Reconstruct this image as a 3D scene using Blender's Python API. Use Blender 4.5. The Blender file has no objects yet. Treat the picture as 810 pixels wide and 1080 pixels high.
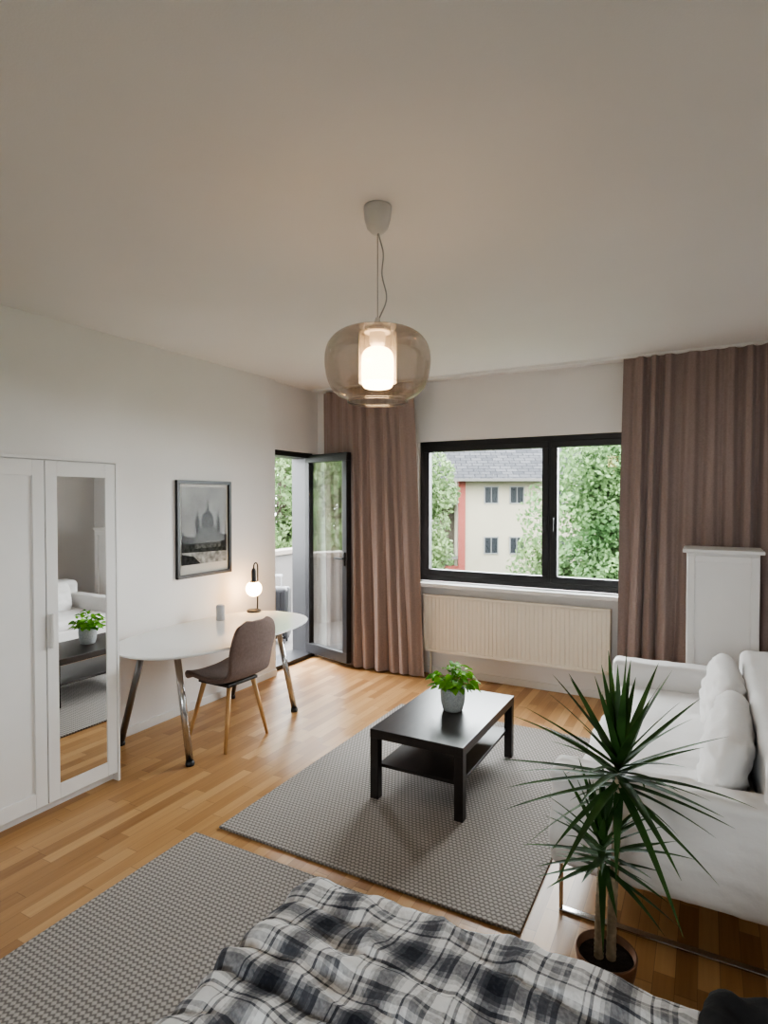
import bpy, bmesh, math, random
from mathutils import Vector, Matrix, noise
random.seed(7)
scene = bpy.context.scene
COL = scene.collection

# ------------------------------------------------------------------ materials
def new_mat(name):
    m = bpy.data.materials.new(name); m.use_nodes = True
    nt = m.node_tree
    return m, nt, nt.nodes['Principled BSDF'], nt.nodes['Material Output']

def pmat(name, col, rough=0.5, metal=0.0, noise_amt=0.0, nscale=8.0, bump=0.0, bscale=60.0, sheen=0.0, spec=0.5):
    m, nt, b, o = new_mat(name)
    b.inputs['Base Color'].default_value = (*col, 1)
    b.inputs['Roughness'].default_value = rough
    b.inputs['Metallic'].default_value = metal
    b.inputs['Specular IOR Level'].default_value = spec
    if sheen: b.inputs['Sheen Weight'].default_value = sheen
    tc = nt.nodes.new('ShaderNodeTexCoord')
    if noise_amt > 0:
        n = nt.nodes.new('ShaderNodeTexNoise'); n.inputs['Scale'].default_value = nscale
        n.inputs['Detail'].default_value = 4
        nt.links.new(tc.outputs['Object'], n.inputs['Vector'])
        r = nt.nodes.new('ShaderNodeValToRGB')
        r.color_ramp.elements[0].position = 0.3; r.color_ramp.elements[1].position = 0.7
        r.color_ramp.elements[0].color = (*[c*(1-noise_amt) for c in col], 1)
        r.color_ramp.elements[1].color = (*[min(1, c*(1+noise_amt)) for c in col], 1)
        nt.links.new(n.outputs['Fac'], r.inputs['Fac'])
        nt.links.new(r.outputs['Color'], b.inputs['Base Color'])
    if bump > 0:
        n2 = nt.nodes.new('ShaderNodeTexNoise'); n2.inputs['Scale'].default_value = bscale
        n2.inputs['Detail'].default_value = 3
        nt.links.new(tc.outputs['Object'], n2.inputs['Vector'])
        bp = nt.nodes.new('ShaderNodeBump'); bp.inputs['Strength'].default_value = bump
        bp.inputs['Distance'].default_value = 0.01
        nt.links.new(n2.outputs['Fac'], bp.inputs['Height'])
        nt.links.new(bp.outputs['Normal'], b.inputs['Normal'])
    return m

def thin_glass(name, tint=(0.95, 0.97, 0.96), refl=0.06, rough=0.0, rmax=0.6, haze=0.0, hazecol=(0.8, 0.78, 0.76)):
    m, nt, b, o = new_mat(name)
    nt.nodes.remove(b)
    t = nt.nodes.new('ShaderNodeBsdfTransparent'); t.inputs['Color'].default_value = (*tint, 1)
    g = nt.nodes.new('ShaderNodeBsdfGlossy'); g.inputs['Roughness'].default_value = rough
    mx = nt.nodes.new('ShaderNodeMixShader')
    lw = nt.nodes.new('ShaderNodeLayerWeight'); lw.inputs['Blend'].default_value = 0.25
    mp = nt.nodes.new('ShaderNodeMapRange'); mp.inputs['To Min'].default_value = refl; mp.inputs['To Max'].default_value = rmax
    nt.links.new(lw.outputs['Fresnel'], mp.inputs['Value'])
    nt.links.new(mp.outputs['Result'], mx.inputs['Fac'])
    src = t.outputs[0]
    if haze > 0:
        d = nt.nodes.new('ShaderNodeBsdfTranslucent'); d.inputs['Color'].default_value = (*hazecol, 1)
        m2 = nt.nodes.new('ShaderNodeMixShader'); m2.inputs['Fac'].default_value = haze
        nt.links.new(src, m2.inputs[1]); nt.links.new(d.outputs[0], m2.inputs[2]); src = m2.outputs[0]
    nt.links.new(src, mx.inputs[1]); nt.links.new(g.outputs[0], mx.inputs[2])
    nt.links.new(mx.outputs[0], o.inputs['Surface'])
    return m

def emis(name, col, s, base=(0.9, 0.9, 0.9)):
    m, nt, b, o = new_mat(name)
    b.inputs['Base Color'].default_value = (*base, 1)
    b.inputs['Emission Color'].default_value = (*col, 1)
    b.inputs['Emission Strength'].default_value = s
    return m

class NT:
    def __init__(s, nt): s.nt = nt
    def m(s, op, a, b=None, c=None):
        n = s.nt.nodes.new('ShaderNodeMath'); n.operation = op
        for i, v in enumerate((a, b, c)):
            if v is None: continue
            if isinstance(v, (int, float)): n.inputs[i].default_value = v
            else: s.nt.links.new(v, n.inputs[i])
        return n.outputs[0]

def floor_material():
    m, nt, b, o = new_mat('oak_parquet')
    q = NT(nt)
    tc = nt.nodes.new('ShaderNodeTexCoord'); sp = nt.nodes.new('ShaderNodeSeparateXYZ')
    nt.links.new(tc.outputs['Object'], sp.inputs[0])
    W, L = 0.068, 0.50
    xs = q.m('DIVIDE', sp.outputs['X'], W)
    xi = q.m('FLOOR', xs); xf = q.m('FRACT', xs)
    wn = nt.nodes.new('ShaderNodeTexWhiteNoise'); wn.noise_dimensions = '1D'
    nt.links.new(xi, wn.inputs['W'])
    yo = q.m('ADD', q.m('DIVIDE', sp.outputs['Y'], L), q.m('MULTIPLY', wn.outputs['Value'], 7.3))
    yi = q.m('FLOOR', yo); yf = q.m('FRACT', yo)
    cb = nt.nodes.new('ShaderNodeCombineXYZ'); nt.links.new(xi, cb.inputs[0]); nt.links.new(yi, cb.inputs[1])
    w2 = nt.nodes.new('ShaderNodeTexWhiteNoise'); w2.noise_dimensions = '2D'; nt.links.new(cb.outputs[0], w2.inputs['Vector'])
    mp = nt.nodes.new('ShaderNodeCombineXYZ')
    nt.links.new(q.m('MULTIPLY', sp.outputs['X'], 60), mp.inputs[0])
    nt.links.new(q.m('MULTIPLY', sp.outputs['Y'], 3.0), mp.inputs[1])
    nt.links.new(q.m('MULTIPLY', w2.outputs['Value'], 40), mp.inputs[2])
    gn = nt.nodes.new('ShaderNodeTexNoise'); gn.inputs['Scale'].default_value = 1; gn.inputs['Detail'].default_value = 5
    nt.links.new(mp.outputs[0], gn.inputs['Vector'])
    f = q.m('ADD', q.m('MULTIPLY', w2.outputs['Value'], 0.6), q.m('MULTIPLY', gn.outputs['Fac'], 0.4))
    r = nt.nodes.new('ShaderNodeValToRGB'); e = r.color_ramp.elements
    e[0].position = 0.1; e[0].color = (0.285, 0.142, 0.056, 1)
    e[1].position = 0.9; e[1].color = (0.58, 0.36, 0.172, 1)
    k = e.new(0.5); k.color = (0.44, 0.247, 0.104, 1)
    nt.links.new(f, r.inputs['Fac'])
    gx = q.m('LESS_THAN', xf, 0.03); gy = q.m('LESS_THAN', yf, 0.006)
    g = q.m('MAXIMUM', gx, gy)
    mx = nt.nodes.new('ShaderNodeMixRGB'); mx.inputs['Color2'].default_value = (0.14, 0.07, 0.03, 1)
    nt.links.new(q.m('MULTIPLY', g, 0.6), mx.inputs['Fac']); nt.links.new(r.outputs['Color'], mx.inputs['Color1'])
    nt.links.new(mx.outputs[0], b.inputs['Base Color'])
    b.inputs['Roughness'].default_value = 0.34
    bp = nt.nodes.new('ShaderNodeBump'); bp.inputs['Strength'].default_value = 0.12; bp.inputs['Distance'].default_value = 0.003
    nt.links.new(q.m('SUBTRACT', gn.outputs['Fac'], g), bp.inputs['Height']); nt.links.new(bp.outputs[0], b.inputs['Normal'])
    return m

def rug_material():
    m, nt, b, o = new_mat('woven_rug'); q = NT(nt)
    tc = nt.nodes.new('ShaderNodeTexCoord'); sp = nt.nodes.new('ShaderNodeSeparateXYZ')
    nt.links.new(tc.outputs['Object'], sp.inputs[0])
    P = 0.021
    y = q.m('DIVIDE', sp.outputs['Y'], P); yi = q.m('FLOOR', y)
    sh = q.m('MULTIPLY', q.m('MODULO', yi, 2.0), 0.5)
    x = q.m('ADD', q.m('DIVIDE', sp.outputs['X'], P), sh)
    fx = q.m('ABSOLUTE', q.m('SUBTRACT', q.m('FRACT', x), 0.5)); fy = q.m('ABSOLUTE', q.m('SUBTRACT', q.m('FRACT', y), 0.5))
    d = q.m('ADD', fx, fy)
    r = nt.nodes.new('ShaderNodeValToRGB'); e = r.color_ramp.elements
    e[0].position = 0.34; e[0].color = (0.50, 0.465, 0.435, 1)
    e[1].position = 0.68; e[1].color = (0.21, 0.195, 0.185, 1)
    nt.links.new(d, r.inputs['Fac'])
    n = nt.nodes.new('ShaderNodeTexNoise'); n.inputs['Scale'].default_value = 220
    nt.links.new(tc.outputs['Object'], n.inputs['Vector'])
    mx = nt.nodes.new('ShaderNodeMixRGB'); mx.blend_type = 'MULTIPLY'; mx.inputs['Fac'].default_value = 0.2
    nt.links.new(r.outputs['Color'], mx.inputs['Color1']); nt.links.new(n.outputs['Fac'], mx.inputs['Color2'])
    nt.links.new(mx.outputs[0], b.inputs['Base Color']); b.inputs['Roughness'].default_value = 0.95
    b.inputs['Specular IOR Level'].default_value = 0.1
    bp = nt.nodes.new('ShaderNodeBump'); bp.inputs['Strength'].default_value = 0.35; bp.inputs['Distance'].default_value = 0.004
    nt.links.new(q.m('SUBTRACT', 1.0, d), bp.inputs['Height']); nt.links.new(bp.outputs[0], b.inputs['Normal'])
    return m

def plaid_material():
    m, nt, b, o = new_mat('plaid_cotton'); q = NT(nt)
    uv = nt.nodes.new('ShaderNodeUVMap'); uv.uv_map = 'UVMap'
    sp = nt.nodes.new('ShaderNodeSeparateXYZ'); nt.links.new(uv.outputs[0], sp.inputs[0])
    def band(coord, P):
        f = q.m('FRACT', q.m('DIVIDE', coord, P))
        r = nt.nodes.new('ShaderNodeValToRGB'); r.color_ramp.interpolation = 'CONSTANT'
        els = r.color_ramp.elements
        els[0].position = 0; els[0].color = (0, 0, 0, 1)
        seq = [(0.04, 0.6), (0.055, 0.0), (0.10, 0.8), (0.13, 0.1), (0.19, 0.4), (0.23, 0.7), (0.28, 1.0), (0.44, 0.7), (0.49, 0.35), (0.54, 0.0), (0.63, 0.8), (0.66, 0.15), (0.72, 0.5), (0.80, 0.25), (0.83, 0.6), (0.88, 0.0)]
        els[1].position = seq[0][0]; els[1].color = (seq[0][1],)*3 + (1,)
        for p, v in seq[1:]:
            k = els.new(p); k.color = (v, v, v, 1)
        nt.links.new(f, r.inputs['Fac'])
        return r.outputs['Color']
    bx = band(sp.outputs['X'], 0.235); by = band(sp.outputs['Y'], 0.235)
    s0 = q.m('MULTIPLY', q.m('ADD', bx, by), 0.5)
    n1 = nt.nodes.new('ShaderNodeTexNoise'); n1.inputs['Scale'].default_value = 120; n1.inputs['Detail'].default_value = 2
    nt.links.new(uv.outputs[0], n1.inputs['Vector'])
    s = q.m('ADD', s0, q.m('MULTIPLY', q.m('SUBTRACT', n1.outputs['Fac'], 0.5), 0.35))
    r = nt.nodes.new('ShaderNodeValToRGB'); e = r.color_ramp.elements
    e[0].position = 0.05; e[0].color = (0.82, 0.82, 0.83, 1)
    e[1].position = 1.0; e[1].color = (0.028, 0.031, 0.042, 1)
    k = e.new(0.35); k.color = (0.40, 0.402, 0.418, 1); k = e.new(0.62); k.color = (0.118, 0.122, 0.142, 1)
    nt.links.new(s, r.inputs['Fac'])
    nt.links.new(r.outputs['Color'], b.inputs['Base Color'])
    b.inputs['Roughness'].default_value = 0.9; b.inputs['Specular IOR Level'].default_value = 0.15
    n = nt.nodes.new('ShaderNodeTexNoise'); n.inputs['Scale'].default_value = 22; n.inputs['Detail'].default_value = 3
    nt.links.new(uv.outputs[0], n.inputs['Vector'])
    bp = nt.nodes.new('ShaderNodeBump'); bp.inputs['Strength'].default_value = 0.7; bp.inputs['Distance'].default_value = 0.02
    nt.links.new(n.outputs['Fac'], bp.inputs['Height']); nt.links.new(bp.outputs[0], b.inputs['Normal'])
    return m

def wood_mat(name, c1, c2, scale=(30, 30, 2), rough=0.45):
    m, nt, b, o = new_mat(name)
    tc = nt.nodes.new('ShaderNodeTexCoord'); mp = nt.nodes.new('ShaderNodeMapping'); mp.inputs['Scale'].default_value = scale
    n = nt.nodes.new('ShaderNodeTexNoise'); n.inputs['Scale'].default_value = 1.5; n.inputs['Detail'].default_value = 5
    r = nt.nodes.new('ShaderNodeValToRGB')
    r.color_ramp.elements[0].position = 0.3; r.color_ramp.elements[1].position = 0.7
    r.color_ramp.elements[0].color = (*c1, 1); r.color_ramp.elements[1].color = (*c2, 1)
    nt.links.new(tc.outputs['Object'], mp.inputs[0]); nt.links.new(mp.outputs[0], n.inputs['Vector'])
    nt.links.new(n.outputs['Fac'], r.inputs['Fac']); nt.links.new(r.outputs['Color'], b.inputs['Base Color'])
    b.inputs['Roughness'].default_value = rough
    return m

def leaf_mat(name, c1, c2, trans=0.3, scale=3.0, rough=0.5, spec=0.4):
    m, nt, b, o = new_mat(name)
    tc = nt.nodes.new('ShaderNodeTexCoord')
    n = nt.nodes.new('ShaderNodeTexNoise'); n.inputs['Scale'].default_value = scale; n.inputs['Detail'].default_value = 3
    r = nt.nodes.new('ShaderNodeValToRGB')
    r.color_ramp.elements[0].position = 0.35; r.color_ramp.elements[1].position = 0.65
    r.color_ramp.elements[0].color = (*c1, 1); r.color_ramp.elements[1].color = (*c2, 1)
    nt.links.new(tc.outputs['Object'], n.inputs['Vector']); nt.links.new(n.outputs['Fac'], r.inputs['Fac'])
    nt.links.new(r.outputs['Color'], b.inputs['Base Color']); b.inputs['Roughness'].default_value = rough
    b.inputs['Specular IOR Level'].default_value = spec
    if trans > 0:
        t = nt.nodes.new('ShaderNodeBsdfTranslucent'); nt.links.new(r.outputs['Color'], t.inputs['Color'])
        mx = nt.nodes.new('ShaderNodeMixShader'); mx.inputs['Fac'].default_value = trans
        nt.links.new(b.outputs[0], mx.inputs[1]); nt.links.new(t.outputs[0], mx.inputs[2]); nt.links.new(mx.outputs[0], o.inputs['Surface'])
    return m

WALL = pmat('wall_paint', (0.85, 0.83, 0.815), 0.85, noise_amt=0.012, nscale=3, bump=0.08, bscale=180, spec=0.2)
CEIL = pmat('ceiling_paint', (0.81, 0.79, 0.78), 0.9, noise_amt=0.01, nscale=2, bump=0.05, bscale=150, spec=0.15)
FLOOR = floor_material(); RUG = rug_material(); PLAID = plaid_material()
WHITE = pmat('white_lacquer', (0.82, 0.81, 0.80), 0.4, noise_amt=0.01)
TRIM = pmat('white_trim', (0.82, 0.81, 0.79), 0.45, noise_amt=0.01)
BLACKF = pmat('black_frame', (0.018, 0.018, 0.02), 0.4, noise_amt=0.1)
BLACKW = wood_mat('black_brown_veneer', (0.014, 0.011, 0.010), (0.026, 0.020, 0.018), (20, 3, 20), 0.32)
RADW = pmat('radiator_enamel', (0.86, 0.79, 0.68), 0.45, noise_amt=0.01)
GLASS = thin_glass('window_glass', refl=0.01, rmax=0.3)
CURT = pmat('taupe_curtain', (0.32, 0.246, 0.226), 0.95, noise_amt=0.08, nscale=90, bump=0.15, bscale=400, sheen=0.2, spec=0.1)
MIRROR = pmat('mirror_silver', (0.88, 0.89, 0.89), 0.01, 1.0)
CHROME = pmat('chrome', (0.55, 0.55, 0.56), 0.2, 1.0)
STEEL = pmat('dark_steel', (0.25, 0.25, 0.26), 0.3, 1.0)
SOFA = pmat('white_slipcover', (0.77, 0.755, 0.745), 0.95, noise_amt=0.02, nscale=5, bump=0.35, bscale=25, sheen=0.1, spec=0.1)
CHAIRF = pmat('brown_grey_felt', (0.18, 0.13, 0.115), 0.95, noise_amt=0.12, nscale=60, bump=0.2, bscale=300, sheen=0.15, spec=0.1)
BEECH = wood_mat('beech', (0.45, 0.25, 0.10), (0.62, 0.38, 0.18))
DESKTOP = pmat('white_glass_top', (0.78, 0.80, 0.80), 0.06, noise_amt=0.005)
LEAFD = leaf_mat('dracaena_leaf', (0.018, 0.05, 0.012), (0.055, 0.13, 0.03), 0.15, 8)
LEAFP = leaf_mat('pothos_leaf', (0.07, 0.25, 0.018), (0.23, 0.50, 0.05), 0.3, 12, 0.6, 0.15)
TRUNK = pmat('plant_cane', (0.36, 0.29, 0.20), 0.85, noise_amt=0.25, nscale=40, bump=0.6, bscale=60)
SOIL = pmat('soil', (0.03, 0.02, 0.015), 1.0, noise_amt=0.4, nscale=60, bump=1.0, bscale=80)
COPPER = pmat('brown_pot', (0.20, 0.10, 0.055), 0.35, 0.3, noise_amt=0.1)
CERAM = pmat('speckled_ceramic', (0.36, 0.38, 0.38), 0.6, noise_amt=0.2, nscale=120)
BARK = pmat('bark', (0.04, 0.03, 0.022), 0.95, noise_amt=0.3, nscale=8)

# ------------------------------------------------------------------ mesh helpers
def group(name, loc):
    e = bpy.data.objects.new(name, None); e.location = loc; e.empty_display_size = 0.1
    COL.objects.link(e); return e

def mk(name, verts, faces, mat, parent=None, smooth=False, rot=None):
    me = bpy.data.meshes.new(name); me.from_pydata([tuple(v) for v in verts], [], faces)
    bm = bmesh.new(); bm.from_mesh(me); bmesh.ops.recalc_face_normals(bm, faces=bm.faces); bm.to_mesh(me); bm.free()
    return link(name, me, mat, parent, smooth)

def link(name, me, mat, parent=None, smooth=False):
    if not isinstance(mat, (list, tuple)): mat = [mat]
    for m in mat: me.materials.append(m)
    if smooth:
        for p in me.polygons: p.use_smooth = True
    me.update()
    o = bpy.data.objects.new(name, me); COL.objects.link(o)
    if parent:
        o.parent = parent
        o.matrix_parent_inverse = parent.matrix_basis.inverted()
    else:
        xs = [v.co.x for v in me.vertices]; ys = [v.co.y for v in me.vertices]; zs = [v.co.z for v in me.vertices]
        c = Vector(((min(xs)+max(xs))/2, (min(ys)+max(ys))/2, min(zs)))
        me.transform(Matrix.Translation(-c)); o.location = c
    return o

def bm_box(bm, b, bevel=0.0, seg=2):
    x0, x1, y0, y1, z0, z1 = b
    r = bmesh.ops.create_cube(bm, size=1.0)
    vs = r['verts']
    for v in vs:
        v.co = Vector(((x0+x1)/2 + v.co.x*(x1-x0), (y0+y1)/2 + v.co.y*(y1-y0), (z0+z1)/2 + v.co.z*(z1-z0)))
    if bevel > 0:
        es = list({e for v in vs for e in v.link_edges})
        bmesh.ops.bevel(bm, geom=es, offset=bevel, segments=seg, profile=0.5, affect='EDGES')

def boxes(name, bl, mat, parent=None, bevel=0.0, M=None, seg=2):
    bm = bmesh.new()
    for b in bl:
        t = bmesh.new(); bm_box(t, b, bevel, seg)
        if M is not None: bmesh.ops.transform(t, matrix=M, verts=t.verts)
        me = bpy.data.meshes.new('tmp'); t.to_mesh(me); t.free(); bm.from_mesh(me); bpy.data.meshes.remove(me)
    me = bpy.data.meshes.new(name); bm.to_mesh(me); bm.free()
    return link(name, me, mat, parent)

def lathe(name, prof, c, mat, parent=None, seg=48, smooth=True, closed=False):
    vs, fs = [], []
    n = len(prof)
    for i in range(seg):
        a = 2*math.pi*i/seg
        for r, z in prof: vs.append((c[0]+r*math.cos(a), c[1]+r*math.sin(a), c[2]+z))
    for i in range(seg):
        j = (i+1) % seg
        for k in range(n-1): fs.append((i*n+k, j*n+k, j*n+k+1, i*n+k+1))
        if closed: fs.append((i*n+n-1, j*n+n-1, j*n, i*n))
    me = bpy.data.meshes.new(name); me.from_pydata(vs, [], fs)
    bm = bmesh.new(); bm.from_mesh(me); bmesh.ops.remove_doubles(bm, verts=bm.verts, dist=1e-5)
    bmesh.ops.recalc_face_normals(bm, faces=bm.faces); bm.to_mesh(me); bm.free()
    return link(name, me, mat, parent, smooth)

def tube(name, pts, rad, mat, parent=None, seg=14, cap=True):
    pts = [Vector(p) for p in pts]; n = len(pts)
    if not isinstance(rad, (list, tuple)): rad = [rad]*n
    vs, fs = [], []
    up = Vector((0.13, 0.21, 0.97))
    for i, p in enumerate(pts):
        t = (pts[min(i+1, n-1)] - pts[max(i-1, 0)]).normalized()
        ref = Vector((1, 0, 0)) if abs(t.z) > 0.9 else up
        a = t.cross(ref).normalized(); b = t.cross(a)
        for k in range(seg):
            th = 2*math.pi*k/seg
            vs.append(p + rad[i]*(math.cos(th)*a + math.sin(th)*b))
    for i in range(n-1):
        for k in range(seg):
            k2 = (k+1) % seg
            fs.append((i*seg+k, i*seg+k2, (i+1)*seg+k2, (i+1)*seg+k))
    if cap: fs.append(tuple(range(seg))); fs.append(tuple((n-1)*seg+k for k in range(seg)))
    return mk(name, vs, fs, mat, parent, True)

def softbox(name, b, r, mat, parent=None, cuts=24, amp=0.008, freq=5.0, seed=0, bulge=0.0, M=None):
    x0, x1, y0, y1, z0, z1 = b
    bm = bmesh.new(); bmesh.ops.create_cube(bm, size=2.0)
    bmesh.ops.subdivide_edges(bm, edges=bm.edges, cuts=cuts, use_grid_fill=True)
    c = Vector(((x0+x1)/2, (y0+y1)/2, (z0+z1)/2)); h = Vector(((x1-x0)/2, (y1-y0)/2, (z1-z0)/2))
    for v in bm.verts:
        q = v.co.copy()
        bl = [1-q[i]**2 for i in range(3)]
        q = Vector([math.sin(q[i]*math.pi/2)*0.6 + q[i]*0.4 for i in range(3)])
        p = Vector((q.x*h.x, q.y*h.y, q.z*h.z))
        rr = min(r, h.x*0.98, h.y*0.98, h.z*0.98)
        inner = Vector([max(-(h[i]-rr), min(h[i]-rr, p[i])) for i in range(3)])
        d = p - inner
        nrm = d.normalized() if d.length > 1e-6 else Vector((0, 0, 1))
        p = inner + nrm*rr
        w = p + c
        f = noise.fractal(w*freq + Vector((seed, seed*2, 0)), 0.8, 2.0, 3)
        bb = bulge*sorted(bl)[-2]
        p += nrm*(amp*f + bb)
        v.co = p + c
    me = bpy.data.meshes.new(name); bm.to_mesh(me); bm.free()
    if M is not None: me.transform(M)
    return link(name, me, mat, parent, True)

# ------------------------------------------------------------------ room shell
H = 2.75
boxes('floor', [(-3.9, 1.3, -1.7, 5.2, -0.1, 0.0)], FLOOR)
boxes('ceiling', [(-3.9, 1.3, -1.7, 5.4, H, H+0.15)], CEIL)
boxes('wall_left', [(-3.85, -3.52, -1.7, 4.36, 0, H), (-3.85, -3.57, 4.36, 4.40, 0, H), (-3.85, -3.57, 5.10, 5.13, 0, H), (-3.85, -3.57, 4.40, 5.10, 2.12, H)], WALL)
boxes('wall_window', [(-3.85, -2.41, 5.13, 5.40, 0, H), (-0.42, 1.3, 5.13, 5.40, 0, H), (-2.41, -0.42, 5.13, 5.40, 0, 0.86), (-2.41, -0.42, 5.13, 5.40, 2.19, H)], WALL)
boxes('wall_right', [(1.2, 1.4, -1.7, 5.4, 0, H)], WALL)
RW = (-0.9, 0.0, 1.05, 2.0)  # opening in the rear wall, added for fill light
boxes('wall_rear', [(-3.85, RW[0], -1.8, -1.6, 0, H), (RW[1], 1.4, -1.8, -1.6, 0, H), (RW[0], RW[1], -1.8, -1.6, 0, RW[2]), (RW[0], RW[1], -1.8, -1.6, RW[3], H)], WALL)
boxes('baseboard_left', [(-3.52, -3.505, 2.35, 4.36, 0, 0.06)], TRIM, bevel=0.003)
boxes('baseboard_window', [(-3.5, 1.19, 5.113, 5.13, 0, 0.06)], TRIM, bevel=0.003)
boxes('baseboard_right', [(1.185, 1.2, -1.5, 5.1, 0, 0.06)], TRIM, bevel=0.003)
boxes('trim_curtain_track', [(-3.5, 1.19, 4.915, 4.945, H-0.02, H)], TRIM)

# window
w = group('window_1', (-1.4, 5.2, 0.87))
Y0, Y1 = 5.17, 5.24
boxes('outer_frame', [(-2.41, -0.42, Y0, Y1, 0.87, 0.935), (-2.41, -0.42, Y0, Y1, 2.13, 2.19), (-2.41, -2.355, Y0, Y1, 0.93, 2.14), (-0.475, -0.42, Y0, Y1, 0.93, 2.14), (-1.215, -1.145, Y0, Y1, 0.93, 2.14)], BLACKF, w, 0.004)
def sash(nm, x0, x1, z0, z1, t=0.055):
    boxes(nm, [(x0, x1, Y0-0.018, Y1-0.02, z0, z0+t), (x0, x1, Y0-0.018, Y1-0.02, z1-t, z1), (x0, x0+t, Y0-0.018, Y1-0.02, z0+t, z1-t), (x1-t, x1, Y0-0.018, Y1-0.02, z0+t, z1-t)], BLACKF, w, 0.005)
    boxes(nm+'_glass', [(x0+t-0.005, x1-t+0.005, Y0+0.022, Y0+0.026, z0+t-0.005, z1-t+0.005)], GLASS, w)
sash('sash_fixed', -2.365, -1.19, 0.925, 2.145); sash('sash_opening', -1.17, -0.465, 0.925, 2.145)
for i, x in enumerate((-1.215, -1.145)):
    boxes(f'handle_{i}', [(x-0.012, x+0.012, Y0-0.03, Y0-0.017, 1.43, 1.50), (x-0.009, x+0.009, Y0-0.065, Y0-0.03, 1.475, 1.49), (x-0.010, x+0.010, Y0-0.07, Y0-0.055, 1.37, 1.49)], BLACKF, w, 0.003)
boxes('sill', [(-2.46, -0.38, 5.0, 5.17, 0.835, 0.868)], TRIM, w, 0.005)

# made-up window behind the camera, added to fill the room with sky light
w2_ = group('fill_window', (-0.4, -1.7, 1.0))
a, b_, c_, e_ = RW
boxes('fill_window_frame', [(a, b_, -1.72, -1.66, c_, c_+0.06), (a, b_, -1.72, -1.66, e_-0.06, e_), (a, a+0.06, -1.72, -1.66, c_, e_), (b_-0.06, b_, -1.72, -1.66, c_, e_)], BLACKF, w2_, 0.004)
boxes('rear_glass', [(a+0.05, b_-0.05, -1.692, -1.688, c_+0.05, e_-0.05)], GLASS, w2_)

# balcony door
d = group('door_1', (-3.75, 5.1, 0.0))
boxes('frame', [(-3.87, -3.62, 4.40, 4.44, 0.0, 2.12), (-3.87, -3.62, 5.075, 5.10, 0.0, 2.12), (-3.87, -3.62, 4.40, 5.10, 2.07, 2.12), (-3.86, -3.60, 4.40, 5.10, 0.0, 0.04)], BLACKF, d, 0.003)
ang = math.radians(-17)
MD = Matrix.Translation((-3.66, 5.06, 0)) @ Matrix.Rotation(ang, 4, 'Z')
Lf = 0.66
boxes('leaf_frame', [(0, Lf, -0.03, 0.03, 0.05, 0.15), (0, Lf, -0.03, 0.03, 2.02, 2.10), (0, 0.065, -0.03, 0.03, 0.15, 2.02), (Lf-0.065, Lf, -0.03, 0.03, 0.15, 2.02)], BLACKF, d, 0.004, MD)
boxes('leaf_glass', [(0.06, Lf-0.06, -0.003, 0.003, 0.14, 2.03)], thin_glass('door_glass', refl=0.08, rmax=0.55), d, 0, MD)
boxes('door_handle', [(Lf-0.045, Lf-0.02, -0.045, -0.03, 1.0, 1.13), (Lf-0.14, Lf-0.02, -0.075, -0.06, 1.06, 1.08), (Lf-0.04, Lf-0.025, -0.07, -0.03, 1.06, 1.08)], BLACKF, d, 0.003, MD)

# radiator
r = group('radiator', (-1.48, 5.05, 0.23))
vs, fs = [], []
nx = 44; X0, X1 = -2.30, -0.66
prof = []
for i in range(nx):
    xa = X0+0.02+(X1-X0-0.04)*i/nx; dx = (X1-X0-0.04)/nx
    prof += [(xa, 5.010), (xa+dx*0.7, 5.010), (xa+dx*0.78, 5.0145), (xa+dx*0.92, 5.0145)]
for x, y in prof: vs += [(x, y, 0.26), (x, y, 0.74)]
for i in range(len(prof)-1): fs.append((2*i, 2*i+2, 2*i+3, 2*i+1))
mk('front_panel', vs, fs, RADW, r)
boxes('casing', [(X0, X1, 5.022, 5.09, 0.24, 0.755), (X0, X1, 5.003, 5.03, 0.745, 0.765), (X0, X1, 5.003, 5.03, 0.235, 0.262), (X0, X0+0.022, 5.003, 5.03, 0.24, 0.76), (X1-0.022, X1, 5.003, 5.03, 0.24, 0.76)], RADW, r, 0.003)
boxes('wall_bracket', [(-2.0, -1.96, 5.08, 5.13, 0.35, 0.65), (-1.0, -0.96, 5.08, 5.13, 0.35, 0.65)], RADW, r)
tube('pipe', [(-2.25, 5.06, 0.26), (-2.25, 5.06, 0.0)], 0.01, RADW, r)

# ------------------------------------------------------------------ curtains
def curtain(name, top, bot, zs, yc, amp, wl, seed, leaf=False):
    cols, rows = 460, 30
    vs, fs = [], []
    rnd = random.Random(seed)
    ph = [rnd.uniform(0, 6.28) for _ in range(6)]
    for j in range(rows+1):
        t = j/rows; z = zs[1] + (zs[0]-zs[1])*t
        for i in range(cols+1):
            u = i/cols
            xt = top[0] + (top[1]-top[0])*u
            xb = bot[0] + (bot[1]-bot[0])*u
            x = xt + (xb-xt)*t
            s = u*(top[1]-top[0])
            ang = 2*math.pi*s/wl + 1.3*math.sin(2*math.pi*s/0.47+ph[0]) + 0.8*math.sin(s*17+ph[1]) + 0.35*t*math.sin(s*11+ph[5])
            a = amp*(0.7+0.3*math.sin(s*9+ph[2]))*(0.7+0.3*t)
            yy = yc; ex = 0.006
            if leaf and x < -2.98:
                yy = max(yc, 5.06-0.3057*(x+3.66)+0.072)
                k = min(1, (-2.98-x)/0.08); a = a*(1-k)+min(a, 0.022)*k; ex = 0.002
            w_ = math.sin(ang)
            y = yy + a*(w_*0.85+0.15*math.sin(3*ang+t*2)) + ex*math.sin(t*6+s*30+ph[3])
            x += 0.012*math.cos(ang)*t*1.0 + 0.007*math.sin(t*5+s*20+ph[4])*t
            vs.append((x, min(y, 5.11), z))
    for j in range(rows):
        for i in range(cols):
            k = j*(cols+1)+i
            fs.append((k, k+1, k+cols+2, k+cols+1))
    return mk(name, vs, fs, CURT, None, True)
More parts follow.
